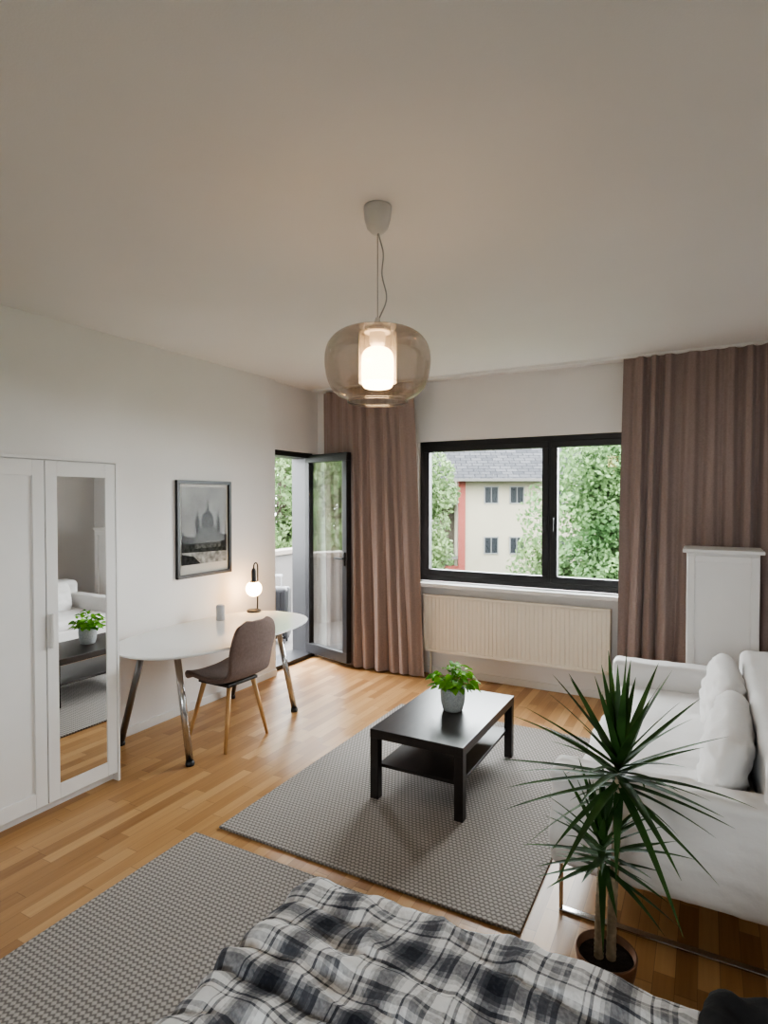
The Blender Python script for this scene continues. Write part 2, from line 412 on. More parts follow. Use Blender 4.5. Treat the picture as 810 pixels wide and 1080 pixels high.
curtain('curtain', (-3.47, -2.37), (-3.44, -2.24), (0.015, H-0.02), 4.925, 0.050, 0.115, 3, leaf=True)
curtain('curtain', (-0.57, 0.62), (-0.62, 0.64), (0.015, H-0.02), 4.925, 0.055, 0.125, 11)

# ------------------------------------------------------------------ wardrobe
wd = group('wardrobe', (-3.26, 1.68, 0))
WX = -3.0; WT = 1.865
boxes('carcass', [(-3.51, WX-0.022, 1.07, 2.285, 0.05, WT-0.0), (-3.51, WX+0.003, 1.065, 2.29, WT-0.012, WT+0.006), (-3.50, WX-0.05, 1.08, 2.275, 0, 0.05), (-3.51, WX-0.0, 2.272, 2.288, 0.0, WT)], WHITE, wd, 0.002)
def door(nm, y0, y1, mirror=False):
    z0, z1 = 0.055, WT-0.016
    st = 0.062
    boxes(nm, [(WX-0.02, WX, y0, y0+st, z0, z1), (WX-0.02, WX, y1-st, y1, z0, z1), (WX-0.02, WX, y0+st, y1-st, z0, z0+st*1.3), (WX-0.02, WX, y0+st, y1-st, z1-st*1.3, z1)], WHITE, wd, 0.002)
    if mirror:
        boxes(nm+'_mirror', [(WX-0.012, WX-0.005, y0+st, y1-st, z0+st, z1-st)], MIRROR, wd)
    else:
        boxes(nm+'_panel', [(WX-0.018, WX-0.008, y0+st, y1-st, z0+st, z1-st)], WHITE, wd)
door('door_mirror', 1.858, 2.268, True); door('door_mid', 1.462, 1.852); door('door_end', 1.075, 1.456)
boxes('handle_a', [(WX, WX+0.022, 1.873, 1.889, 0.87, 1.05)], TRIM, wd, 0.005)
boxes('handle_b', [(WX, WX+0.022, 1.473, 1.489, 0.87, 1.05)], TRIM, wd, 0.005)

# ------------------------------------------------------------------ picture
pf = group('framed_print', (-3.51, 3.468, 1.035))
a0, a1, b0, b1 = 3.178, 3.758, 1.037, 1.792
t = 0.027
boxes('frame', [(-3.52, -3.495, a0, a1, b0, b0+t), (-3.52, -3.495, a0, a1, b1-t, b1), (-3.52, -3.495, a0, a0+t, b0+t, b1-t), (-3.52, -3.495, a1-t, a1, b0+t, b1-t)], BLACKF, pf, 0.002)
boxes('mat_board', [(-3.519, -3.512, a0+t, a1-t, b0+t, b1-t)], pmat('mat_board', (0.58, 0.56, 0.52), 0.9, noise_amt=0.02, spec=0.1), pf)
boxes('print_sky', [(-3.512, -3.510, a0+0.05, a1-0.05, b0+0.10, b1-0.05)], pmat('print_sky', (0.27, 0.27, 0.265), 0.8, noise_amt=0.35, nscale=5, spec=0.1), pf)
def poly(nm, pts, mat, off):
    vs = [(off, 3.228+y*0.48, b0+0.10+z*0.605) for y, z in pts]
    mk(nm, vs, [tuple(range(len(vs)))], mat, pf)
PD = pmat('print_dark', (0.03, 0.03, 0.03), 0.8, noise_amt=0.6, nscale=40, spec=0.1); PM = pmat('print_mid', (0.08, 0.08, 0.08), 0.8, noise_amt=0.7, nscale=50, spec=0.1)
PL = pmat('print_light', (0.30, 0.30, 0.29), 0.8, noise_amt=0.5, nscale=25, spec=0.1)
def dome(cx, cz, rw, h, n=12): return [(cx+rw*math.cos(math.pi*i/n), cz+h*math.sin(math.pi*i/n)) for i in range(n+1)]
poly('plaza', [(0, 0), (1, 0), (1, 0.22), (0, 0.22)], PL, -3.509)
poly('building_row', [(0, 0.16), (1, 0.14), (1, 0.36), (0.86, 0.38), (0.8, 0.34), (0.1, 0.36), (0, 0.45)], PD, -3.508)
poly('church_body', [(0.28, 0.2), (0.86, 0.2), (0.86, 0.48), (0.28, 0.48)], PM, -3.507)
poly('dome_main', [(0.70, 0.46)] + dome(0.56, 0.54, 0.14, 0.15) + [(0.42, 0.46)], PD, -3.506)
poly('spire_main', [(0.53, 0.68), (0.59, 0.68), (0.58, 0.75), (0.562, 0.86), (0.558, 0.86), (0.54, 0.75)], PD, -3.505)
for k, cx in enumerate((0.33, 0.80)):
    poly(f'tower_{k}', [(cx-0.05, 0.4), (cx+0.05, 0.4), (cx+0.05, 0.56), (cx+0.02, 0.62), (cx, 0.70), (cx-0.02, 0.62), (cx-0.05, 0.56)], PD, -3.505)
poly('foreground', [(0, 0), (0.4, 0), (0.25, 0.10), (0, 0.14)], PD, -3.506)
boxes('glazing', [(-3.503, -3.501, a0+t, a1-t, b0+t, b1-t)], thin_glass('print_glass', (0.98, 0.98, 0.98), refl=0.002, rmax=0.02), pf)

# ------------------------------------------------------------------ desk
dk = group('desk', (-3.08, 3.17, 0))
ZT = 0.70
cx, cy, hx, hy = -3.08, 3.18, 0.425, 0.785
vs = []; N = 96
def sup(a, hx, hy, n=2.7):
    c, s = math.cos(a), math.sin(a)
    return (math.copysign(abs(c)**(2/n), c)*hx, math.copysign(abs(s)**(2/n), s)*hy)
rings = [(0.0, ZT-0.016), (0.006, ZT-0.012), (0.006, ZT-0.004), (0.0, ZT)]
for off, z in rings:
    for i in range(N):
        x, y = sup(2*math.pi*i/N, hx+off, hy+off); vs.append((cx+x, cy+y, z))
fs = [tuple(range(N)), tuple(3*N+i for i in range(N))]
for k in range(3):
    for i in range(N): fs.append((k*N+i, k*N+(i+1) % N, (k+1)*N+(i+1) % N, (k+1)*N+i))
mk('glass_top', vs, fs, DESKTOP, dk)
boxes('under_frame', [(-3.26, -3.22, 2.62, 3.72, ZT-0.05, ZT-0.018), (-2.96, -2.92, 2.62, 3.72, ZT-0.05, ZT-0.018), (-3.28, -2.90, 2.64, 2.68, ZT-0.05, ZT-0.018), (-3.28, -2.90, 3.64, 3.68, ZT-0.05, ZT-0.018)], WHITE, dk, 0.003)
k = 0
for y, yf in ((2.66, 2.62), (3.66, 3.68)):
    for xt, xf, m_ in ((-3.25, -3.43, STEEL), (-2.94, -2.79, CHROME)):
        tube(f'leg_{k}', [(xf, yf, 0.02), (xt, y, ZT-0.03)], 0.022, m_, dk, 20)
        lathe(f'foot_{k}', [(0, 0), (0.026, 0), (0.028, 0.012), (0.024, 0.03), (0, 0.03)], (xf, yf, 0), BLACKF, dk, 20)
        k += 1

# desk lamp
lx, ly = -3.33, 3.84
dl = group('table_lamp', (lx, ly, ZT))
lathe('base', [(0, 0), (0.055, 0), (0.058, 0.005), (0.058, 0.015), (0.05, 0.02), (0, 0.02)], (lx, ly, ZT), BLACKF, dl)
pts = [(lx-0.0, ly+0.045, ZT+0.015), (lx, ly+0.05, ZT+0.2), (lx, ly+0.05, ZT+0.36)]
for i in range(7):
    a = math.pi*i/6; pts.append((lx, ly+0.025+0.025*math.cos(a), ZT+0.38+0.03*math.sin(a)))
pts.append((lx, ly, ZT+0.33))
tube('stem', pts, 0.006, BLACKF, dl)
lathe('socket', [(0, 0.10), (0.012, 0.10), (0.02, 0.08), (0.02, 0.0), (0.03, -0.01), (0, -0.01)], (lx, ly, ZT+0.265), BLACKF, dl)
gl = [(0.066*math.sin(math.pi*i/16), -0.066*math.cos(math.pi*i/16)) for i in range(17)]
lathe('globe', gl, (lx, ly, ZT+0.195), emis('lamp_globe', (1.0, 0.58, 0.24), 28), dl, 32)
lathe('globe_cup', [(0.0, 0.068), (0.03, 0.062), (0.035, 0.056)], (lx, ly, ZT+0.195), BLACKF, dl, 24)
sp_ = group('smart_speaker', (-3.33, 3.45, ZT))
lathe('body', [(0, 0), (0.03, 0), (0.033, 0.004), (0.033, 0.11), (0.028, 0.118), (0, 0.118)], (-3.33, 3.45, ZT), pmat('speaker_fabric', (0.45, 0.45, 0.46), 0.9, noise_amt=0.15, nscale=200), sp_, 32)
lathe('top_cap', [(0, 0.1185), (0.026, 0.1185), (0.026, 0.121), (0, 0.121)], (-3.33, 3.45, ZT), WHITE, sp_, 32)

# ------------------------------------------------------------------ chair (faces -X)
ccx, ccy = -2.865, 3.05
ch = group('dining_chair', (ccx, ccy, 0))
MC = Matrix.Translation((ccx, ccy, 0)) @ Matrix.Rotation(math.radians(180-2), 4, 'Z')
prof = [(0.23, 0.425), (0.215, 0.45), (0.16, 0.46), (0.06, 0.452), (-0.05, 0.445), (-0.13, 0.452), (-0.175, 0.48), (-0.20, 0.53), (-0.215, 0.60), (-0.238, 0.68), (-0.252, 0.76), (-0.258, 0.82), (-0.260, 0.845)]
halfw = [0.17, 0.195, 0.215, 0.225, 0.225, 0.215, 0.20, 0.195, 0.20, 0.205, 0.195, 0.16, 0.09]
def cr(P, t):
    n = len(P)-1; x = t*n; i = min(int(x), n-1); f = x-i
    p0 = P[max(i-1, 0)]; p1 = P[i]; p2 = P[i+1]; p3 = P[min(i+2, n)]
    g = lambda a, b, c, d_: 0.5*((2*b)+(-a+c)*f+(2*a-5*b+4*c-d_)*f*f+(-a+3*b-3*c+d_)*f**3)
    if isinstance(p1, tuple): return tuple(g(p0[k], p1[k], p2[k], p3[k]) for k in range(len(p1)))
    return g(p0, p1, p2, p3)
R, C = 48, 24
vs, fs = [], []
for i in range(R+1):
    tt = i/R; x, z = cr(prof, tt); hw = cr(halfw, tt)
    for j in range(C+1):
        s = -1+2*j/C
        y = hw*s
        lift = 0.028*abs(s)**2.5*(1-tt) * (1 if tt > 0.12 else tt/0.12)
        fwd = 0.02*abs(s)**2.2*max(0, min(1, (tt-0.45)/0.25))
        vs.append((x+fwd, y, z+lift))
for i in range(R):
    for j in range(C):
        k = i*(C+1)+j; fs.append((k, k+1, k+C+2, k+C+1))
me = bpy.data.meshes.new('seat_shell'); me.from_pydata(vs, [], fs); me.transform(MC)
so = link('seat_shell', me, CHAIRF, ch, True)
md = so.modifiers.new('s', 'SOLIDIFY'); md.thickness = 0.03; md.offset = 0
md = so.modifiers.new('ss', 'SUBSURF'); md.levels = 1; md.render_levels = 1
boxes('under_bracket', [(-0.13, 0.15, -0.14, 0.14, 0.405, 0.425)], BLACKF, ch, 0.004, MC)
for k, (a, b_, c_, e_) in enumerate(((0.12, 0.11, 0.20, 0.19), (0.12, -0.11, 0.20, -0.19), (-0.11, 0.11, -0.16, 0.20), (-0.11, -0.11, -0.16, -0.20))):
    tube(f'leg_{k}', [MC @ Vector((c_, e_, 0)), MC @ Vector(((a+c_)/2, (b_+e_)/2, 0.21)), MC @ Vector((a, b_, 0.415))], [0.010, 0.014, 0.017], BEECH, ch, 16)

# ------------------------------------------------------------------ rugs
def rug(x0, x1, y0, y1):
    boxes('area_rug', [(x0, x1, y0, y1, 0.001, 0.013)], RUG, None, 0.004)
rug(-2.125, -0.60, 2.18, 4.20)
rug(-2.19, -0.55, 0.1, 2.09)

# ------------------------------------------------------------------ coffee table
ct = group('coffee_table', (-1.33, 3.235, 0.013))
x0, x1, y0, y1, zt = -1.60, -1.06, 2.785, 3.69, 0.395
boxes('top', [(x0, x1, y0, y1, zt-0.05, zt)], BLACKW, ct, 0.003)
for k, (a, b_) in enumerate(((x0, y0), (x1-0.05, y0), (x0, y1-0.05), (x1-0.05, y1-0.05))):
    boxes(f'leg_{k}', [(a+0.001, a+0.049, b_+0.001, b_+0.049, 0.013, zt-0.05)], BLACKW, ct, 0.002)
boxes('shelf', [(x0+0.03, x1-0.03, y0+0.045, y1-0.045, 0.175, 0.193)], BLACKW, ct, 0.002)

# small potted plant
pp = group('potted_plant', (-1.31, 3.27, zt))
px, py = -1.31, 3.27
lathe('pot', [(0, 0), (0.052, 0), (0.058, 0.006), (0.070, 0.05), (0.074, 0.10), (0.073, 0.135), (0.068, 0.137), (0.066, 0.12), (0, 0.118)], (px, py, zt), CERAM, pp)
lathe('soil', [(0, 0.1215), (0.064, 0.1215)], (px, py, zt), SOIL, pp)
def oval_leaves(name, c, n, rmin, rmax, hmin, hmax, L, W, mat, parent, seed=1):
    rnd = random.Random(seed); vs, fs = [], []
    stems = []
    for i in range(n):
        az = rnd.uniform(0, 2*math.pi); rr = rnd.uniform(rmin, rmax); h = rnd.uniform(hmin, hmax)*(1.15-0.55*rr/rmax)
        base = Vector((c[0]+rr*math.cos(az), c[1]+rr*math.sin(az), c[2]+h))
        out = Vector((math.cos(az+rnd.uniform(-.6, .6)), math.sin(az+rnd.uniform(-.6, .6)), rnd.uniform(-0.35, 0.35))).normalized()
        side = out.cross(Vector((0, 0, 1))).normalized(); up = side.cross(out)
        side = (side + up*rnd.uniform(-.5, .5)).normalized(); up = side.cross(out)
        l = L*rnd.uniform(.7, 1.15); w_ = W*rnd.uniform(.8, 1.1)
        o = len(vs); K = 7
        for k in range(K+1):
            t = k/K; hw = w_*math.sin(math.pi*min(1, (t*0.93+0.04)))**0.8*(1.15-0.5*t)
            p = base+out*l*t+up*(-0.35*l*t*t)
            vs += [p-side*hw+up*hw*0.35, p, p+side*hw+up*hw*0.35]
        for k in range(K):
            a = o+3*k; fs += [(a, a+1, a+4, a+3), (a+1, a+2, a+5, a+4)]
        stems.append((Vector((c[0]+rr*0.2*math.cos(az), c[1]+rr*0.2*math.sin(az), c[2])), base))
    me = bpy.data.meshes.new(name); me.from_pydata([tuple(v) for v in vs], [], fs); link(name, me, mat, parent, True)
    sv, sf = [], []
    for s0, s1 in stems:
        o = len(sv); pm = (s0+s1)/2+Vector((0, 0, 0.01))
        for p, r_ in ((s0, 0.0018), (pm, 0.0016), (s1, 0.0012)):
            for q in range(4):
                a = q*math.pi/2; sv.append(p+Vector((r_*math.cos(a), r_*math.sin(a), 0)))
        for q in range(2):
            for s in range(4): sf.append((o+q*4+s, o+q*4+(s+1) % 4, o+q*4+4+(s+1) % 4, o+q*4+4+s))
    mk(name+'_stems', sv, sf, mat, parent)
oval_leaves('foliage', (px, py, zt+0.12), 85, 0.01, 0.115, 0.03, 0.16, 0.062, 0.025, LEAFP, pp, 5)

# ------------------------------------------------------------------ sofa
sf_ = group('sofa', (-0.08, 3.3, 0))
softbox('seat_base', (-0.50, 0.36, 2.42, 4.18, 0.19, 0.36), 0.03, SOFA, sf_, 30, 0.008, 5)
softbox('seat_cushion', (-0.50, 0.25, 2.48, 4.12, 0.33, 0.45), 0.05, SOFA, sf_, 34, 0.016, 6, 3, 0.01)
softbox('arm_near', (-0.53, 0.42, 2.34, 2.50, 0.20, 0.60), 0.035, SOFA, sf_, 44, 0.011, 8, 7)
softbox('arm_far', (-0.53, 0.40, 4.08, 4.25, 0.19, 0.60), 0.035, SOFA, sf_, 28, 0.010, 5, 9)
softbox('back_rest', (0.19, 0.42, 2.38, 4.22, 0.19, 0.74), 0.05, SOFA, sf_, 34, 0.012, 4, 13)
def pillow(nm, c, T, W, Hh, tilt, yaw, seed):
    M = Matrix.Translation(c) @ Matrix.Rotation(yaw, 4, 'Z') @ Matrix.Rotation(tilt, 4, 'Y')
    n = 32; vs, fs = [], []
    for side in (-1, 1):
        for i in range(n+1):
            for j in range(n+1):
                y = math.sin((-1+2*i/n)*math.pi/2); z = math.sin((-1+2*j/n)*math.pi/2)
                t_ = T*(max(0, 1-abs(y)**4)*max(0, 1-abs(z)**4))**0.42
                k = 1-0.10*(abs(y)*abs(z))**4
                f = noise.fractal(Vector((y*3+seed, z*3, side)), 0.8, 2, 3)*0.022*(1-max(abs(y), abs(z))**6)
                vs.append((side*(t_/2+f), y*W/2*k, z*Hh/2*k))
    m_ = (n+1)**2
    for s in range(2):
        for i in range(n):
            for j in range(n):
                k = s*m_+i*(n+1)+j; fs.append((k, k+1, k+n+2, k+n+1))
    me = bpy.data.meshes.new(nm); me.from_pydata(vs, [], fs)
    bm = bmesh.new(); bm.from_mesh(me); bmesh.ops.remove_doubles(bm, verts=bm.verts, dist=1e-4); bmesh.ops.recalc_face_normals(bm, faces=bm.faces); bm.to_mesh(me); bm.free()
    me.transform(M); return link(nm, me, SOFA, sf_, True)
pillow('cushion_a', (0.085, 3.66, 0.59), 0.16, 0.74, 0.34, math.radians(13), 0.03, 1)
pillow('cushion_b', (0.085, 2.90, 0.59), 0.16, 0.76, 0.34, math.radians(13), -0.03, 8)
def sled(nm, y):
    boxes(nm, [(-0.50, -0.488, y-0.015, y+0.015, 0.012, 0.22), (0.348, 0.36, y-0.015, y+0.015, 0.0, 0.22), (-0.50, 0.36, y-0.015, y+0.015, 0.0, 0.012)], CHROME, sf_, 0.004)
sled('sled_leg_near', 2.40); sled('sled_leg_far', 4.16)

# ------------------------------------------------------------------ white cabinet
cb = group('tall_cabinet', (0.10, 4.68, 0))
boxes('body', [(-0.11, 0.315, 4.52, 4.84, 0.06, 1.285), (-0.10, 0.305, 4.54, 4.83, 0, 0.06)], WHITE, cb, 0.004)
boxes('top_board', [(-0.135, 0.34, 4.495, 4.85, 1.285, 1.31)], WHITE, cb, 0.006)
boxes('door_frame', [(-0.105, -0.06, 4.503, 4.52, 0.08, 1.27), (0.265, 0.31, 4.503, 4.52, 0.08, 1.27), (-0.06, 0.265, 4.503, 4.52, 1.225, 1.27), (-0.06, 0.265, 4.503, 4.52, 0.08, 0.13)], WHITE, cb, 0.003)

# ------------------------------------------------------------------ dracaena
dr = group('potted_dracaena', (-0.275, 2.06, 0))
dx, dy = -0.275, 2.055
lathe('pot', [(0, 0), (0.068, 0), (0.074, 0.006), (0.092, 0.10), (0.098, 0.145), (0.096, 0.15), (0.090, 0.147), (0.087, 0.125), (0, 0.122)], (dx, dy, 0), COPPER, dr)
lathe('soil', [(0, 0.128), (0.086, 0.126)], (dx, dy, 0), SOIL, dr, 24)
def cane(nm, pts, r0):
    P, Rr = [], []
    n = 60
    for i in range(n+1):
        t = i/n; x = cr(pts, t); P.append(x); Rr.append(r0*(1.0+0.10*(i % 3 == 0)) * (1.05-0.25*t))
    tube(nm, P, Rr, TRUNK, dr, 14)
cane('cane_tall', [(dx+0.015, dy, 0.12), (dx+0.017, dy+0.01, 0.3), (dx+0.027, dy+0.0, 0.5), (dx+0.035, dy-0.005, 0.74)], 0.015)
cane('cane_short', [(dx-0.022, dy-0.01, 0.12), (dx-0.02, dy-0.02, 0.28), (dx-0.012, dy-0.025, 0.46)], 0.014)
def crown(nm, c, n, L, seed, elmin=-35, W=0.0135):
    rnd = random.Random(seed); vs, fs = [], []
    for i in range(n):
        f = i/(n-1)
        az = i*2.39996+rnd.uniform(-.25, .25)
        el = math.radians(elmin+(80-elmin)*f**1.15+rnd.uniform(-9, 9))
        l = L*rnd.uniform(0.78, 1.12)*(0.85+0.15*math.sin(math.pi*f))
        droop = rnd.uniform(0.08, 0.32)*(1.0-0.75*f)
        base = Vector(c)+Vector((0, 0, -0.07+0.12*f))
        hd = Vector((math.cos(az), math.sin(az), 0)); side = Vector((-math.sin(az), math.cos(az), 0))
        K = 12; o = len(vs)
        for k in range(K+1):
            t = k/K
            p = base+hd*(l*t*math.cos(el))+Vector((0, 0, l*t*math.sin(el)-droop*l*t*t))
            hw = W*(min(1, t*5+0.4))*(1-t**1.8)+0.0004
            up = Vector((0, 0, 1))
            for s in (-1, 0, 1):
                q = p+side*hw*s+up*abs(s)*hw*0.35
                if q.y > 2.315 and q.x > -0.55 and q.z < 0.64: q.y = 2.315
                if q.z < 0.02: q.z = 0.02
                vs.append(q)
        for k in range(K):
            a = o+3*k; fs += [(a, a+1, a+4, a+3), (a+1, a+2, a+5, a+4)]
    me = bpy.data.meshes.new(nm); me.from_pydata([tuple(v) for v in vs], [], fs); link(nm, me, LEAFD, dr, True)
crown('crown_upper', (dx+0.035, dy-0.005, 0.765), 62, 0.38, 21, -28, 0.015)
crown('crown_lower', (dx-0.012, dy-0.025, 0.50), 44, 0.27, 33, -22, 0.012)

# ------------------------------------------------------------------ bed
bd = group('bed', (-0.2, 0.45, 0))
boxes('bed_frame', [(-0.93, 0.58, -0.75, 1.36, 0.12, 0.30)], wood_mat('bed_wood', (0.5, 0.5, 0.48), (0.6, 0.6, 0.58)), bd, 0.01)
boxes('bed_legs', [(-0.9, -0.84, 1.28, 1.34, 0.0135, 0.12), (0.5, 0.56, 1.28, 1.34, 0.0135, 0.12), (-0.9, -0.84, -0.7, -0.64, 0.0135, 0.12), (0.5, 0.56, -0.7, -0.64, 0.0135, 0.12)], BLACKF, bd)
softbox('mattress', (-0.93, 0.58, -0.75, 1.36, 0.29, 0.47), 0.05, SOFA, bd, 10, 0.0)
def duvet():
    NX, NY = 260, 260
    ex0, ex1, ey0, ey1 = -0.945, 0.58, -0.45, 1.375
    r_ = 0.075; over = 0.30
    sx0, sx1 = ex0-over, ex1+over; sy0, sy1 = ey0, ey1+over
    def edge(s, lo, hi):
        if s < lo: e = lo-s; sg = -1; base = lo
        elif s > hi: e = s-hi; sg = 1; base = hi
        else: return s, 0.0, 0
        a = min(e/r_, math.pi/2)
        return base+sg*r_*math.sin(a)+sg*max(0, e-r_*math.pi/2)*0.12, r_*(1-math.cos(a))+max(0, e-r_*math.pi/2), sg*math.sin(a)
    vs, fs, uvs = [], [], []
    for j in range(NY+1):
        for i in range(NX+1):
            s = sx0+(sx1-sx0)*i/NX; t_ = sy0+(sy1-sy0)*j/NY
            x, dxp, nx_ = edge(s, ex0, ex1); y, dyp, ny_ = edge(t_, -9, ey1)
            z = 0.535-max(dxp, dyp)-0.25*min(dxp, dyp)
            n_ = Vector((nx_, ny_, max(0.05, 1-max(abs(nx_), abs(ny_))))).normalized()
            p = Vector((s, t_, 0))
            wob = 0.05*noise.noise(p*3.0)
            puff = 0.013*abs(math.sin(math.pi*(t_+wob)/0.10))**0.6
            cre = noise.noise(Vector((s*8+2*wob*10, t_*14, 3.1)))*0.010
            big = noise.noise(p*2.6+Vector((5, 1, 0)))*0.022
            rid = 0.013*(1-min(1, abs(noise.noise(Vector((s*6, t_*4, 1.7))))*2.6))**1.5
            rid2 = 0.011*(1-min(1, abs(noise.noise(Vector((s*5+t_*5, t_*7-s*4, 7.7))))*2.6))**1.5
            fine = noise.noise(p*36)*0.003
            q = Vector((x, y, z))+n_*(puff+cre+big+rid+rid2+fine+0.008)
            vs.append(q); uvs.append((s+0.025*noise.noise(p*4), t_+0.025*noise.noise(p*4+Vector((9, 9, 0)))))
    for j in range(NY):
        for i in range(NX):
            k = j*(NX+1)+i; fs.append((k, k+1, k+NX+2, k+NX+1))
    me = bpy.data.meshes.new('duvet'); me.from_pydata([tuple(v) for v in vs], [], fs)
    ul = me.uv_layers.new(name='UVMap')
    for lp in me.loops: ul.data[lp.index].uv = uvs[lp.vertex_index]
    link('duvet', me, PLAID, bd, True)
duvet()
softbox('black_jacket', (0.02, 0.42, 1.12, 1.38, 0.607, 0.65), 0.03, pmat('black_cloth', (0.012, 0.012, 0.014), 0.9, noise_amt=0.2, nscale=30, bump=0.4, bscale=40), None, 26, 0.026, 9, 4)

# ------------------------------------------------------------------ pendant lamp
pl = group('pendant_lamp', (-1.10, 1.975, H))
PX, PY = -1.10, 1.975
lathe('canopy', [(0, 0), (0.052, 0), (0.053, -0.01), (0.050, -0.045), (0.040, -0.08), (0.022, -0.098), (0, -0.10)], (PX, PY, H), pmat('canopy_plastic', (0.66, 0.65, 0.64), 0.45, noise_amt=0.01), pl)
tube('steel_wire', [(PX, PY, H-0.09), (PX, PY, 2.32)], 0.0015, STEEL, pl, 8)
cab = []
for i in range(30):
    t_ = i/29; off = 0.028*math.sin(math.pi*t_)*(0.3+1.3*t_)+0.012*math.sin(t_*math.pi*3)*math.sin(math.pi*t_)
    cab.append((PX+0.003+off*0.879, PY+off*0.477, H-0.09+(2.325-H+0.09)*t_))
tube('cable', cab, 0.0028, pmat('grey_cable', (0.4, 0.4, 0.4), 0.6), pl, 8)
lathe('cap', [(0, 0.045), (0.008, 0.045), (0.012, 0.03), (0.022, 0.02), (0.026, 0.0), (0.05, -0.006), (0.05, -0.012), (0, -0.012)], (PX, PY, 2.29), WHITE, pl, 32)
SMOKE = thin_glass('smoked_glass', (0.66, 0.64, 0.64), refl=0.06, rmax=0.5, haze=0.03, hazecol=(0.6, 0.58, 0.57))
sh = [(0.045, 2.305), (0.10, 2.302), (0.135, 2.295), (0.165, 2.275), (0.187, 2.245), (0.198, 2.21), (0.201, 2.17), (0.198, 2.13), (0.190, 2.09), (0.175, 2.055), (0.152, 2.03), (0.128, 2.016), (0.116, 2.010), (0.112, 2.0)]
sh = [(r_, 2.165+(z-2.165)*0.89) for r_, z in sh]
def dens(P, n):
    return [cr(P, i/n) for i in range(n+1)]
lathe('glass_shade', dens(sh, 50), (PX, PY, 0), SMOKE, pl, 72)
zr = sh[-1][1]
lathe('shade_rim', [(0.109, zr), (0.113, zr-0.004), (0.117, zr), (0.113, zr+0.004)], (PX, PY, 0), SMOKE, pl, 72, closed=True)
lathe('inner_tube', [(0.070, 2.278), (0.072, 2.24), (0.072, 2.09)], (PX, PY, 0), thin_glass('frosted_inner', (0.85, 0.80, 0.74), 0.10, 0.3, haze=0.12, hazecol=(0.9, 0.8, 0.66)), pl, 48)
lathe('opal_cylinder', dens([(0, 2.225), (0.03, 2.222), (0.05, 2.21), (0.060, 2.185), (0.061, 2.12), (0.058, 2.085), (0.045, 2.07), (0, 2.068)], 40), (PX, PY, 0), emis('opal_glow', (1.0, 0.68, 0.37), 20), pl, 48)
lathe('bulb_socket', [(0, 2.285), (0.03, 2.285), (0.03, 2.24), (0.022, 2.222), (0, 2.222)], (PX, PY, 0), WHITE, pl, 32)

# ------------------------------------------------------------------ balcony
bal = group('balcony', (-4.6, 5.0, -0.05))
boxes('slab', [(-5.35, -3.88, 2.5, 8.0, -0.2, -0.03)], pmat('balcony_concrete', (0.055, 0.05, 0.046), 0.9, noise_amt=0.1), bal)
PARA = pmat('balcony_panel', (0.065, 0.06, 0.056), 0.8, noise_amt=0.05)
boxes('parapet', [(-5.35, -5.25, 2.5, 8.0, -0.03, 0.86)], PARA, bal)
boxes('rail_cap', [(-5.40, -5.20, 2.5, 8.0, 0.86, 0.93)], pmat('rail_cap', (0.10, 0.085, 0.07), 0.6, noise_amt=0.05), bal, 0.01)
boxes('end_wall', [(-5.35, -3.88, 8.0, 8.1, -0.03, 0.9)], PARA, bal)
sc = group('suitcase', (-4.42, 5.45, -0.03))
MS = Matrix.Translation((-4.44, 5.44, 0)) @ Matrix.Rotation(math.radians(25), 4, 'Z')
SUIT = pmat('suitcase_shell', (0.004, 0.004, 0.005), 0.45, noise_amt=0.1, spec=0.2)
boxes('shell', [(-0.20, 0.20, -0.12, 0.12, 0.03, 0.62)], SUIT, sc, 0.04, MS, 4)
boxes('ribs', [(-0.17+0.055*i, -0.15+0.055*i, -0.128, -0.11, 0.07, 0.58) for i in range(7)], SUIT, sc, 0.004, MS)
boxes('zip_band', [(-0.204, 0.204, -0.008, 0.008, 0.03, 0.625)], STEEL, sc, 0.004, MS)
boxes('pull_handle', [(-0.10, -0.085, 0.06, 0.075, 0.6, 0.74), (0.085, 0.10, 0.06, 0.075, 0.6, 0.74), (-0.11, 0.11, 0.055, 0.08, 0.73, 0.76)], STEEL, sc, 0.004, MS)
boxes('wheels', [(-0.17, -0.12, -0.1, -0.05, -0.028, 0.035), (0.12, 0.17, -0.1, -0.05, -0.028, 0.035), (-0.17, -0.12, 0.05, 0.1, -0.028, 0.035), (0.12, 0.17, 0.05, 0.1, -0.028, 0.035)], BLACKF, sc, 0.008, MS)

# ------------------------------------------------------------------ exterior
yaw = math.radians(28.5)
def ext(dd, ll): return (-math.sin(yaw)*dd+math.cos(yaw)*ll, math.cos(yaw)*dd+math.sin(yaw)*ll)
boxes('ground_lawn', [(-70, 70, -60, 90, -6.2, -6.0)], pmat('lawn', (0.03, 0.05, 0.015), 1.0, noise_amt=0.3, nscale=1))
ab = group('apartment_building', (*ext(28, 6), -6))
MB = Matrix.Rotation(yaw, 4, 'Z')
FAC = pmat('cream_render', (0.215, 0.19, 0.145), 0.9, noise_amt=0.04, nscale=1)
boxes('facade', [(3.2, 16, 26, 34, -6, 2.6)], FAC, ab, 0, MB)
boxes('stair_tower', [(2.4, 3.2, 27, 33, -6, 2.6)], pmat('brown_cladding', (0.07, 0.055, 0.045), 0.9, noise_amt=0.1), ab, 0, MB)
boxes('red_column', [(3.25, 3.55, 25.85, 26.0, -6, 2.6), (2.35, 3.25, 25.9, 26.1, -1.6, -1.3)], pmat('red_paint', (0.15, 0.028, 0.02), 0.8, noise_amt=0.05), ab, 0, MB)
boxes('balcony_slabs', [(2.3, 3.2, 25.7, 27, z, z+0.15) for z in (-3.5, -1.0, 1.4)], PARA, ab, 0, MB)
wl, wg = [], []
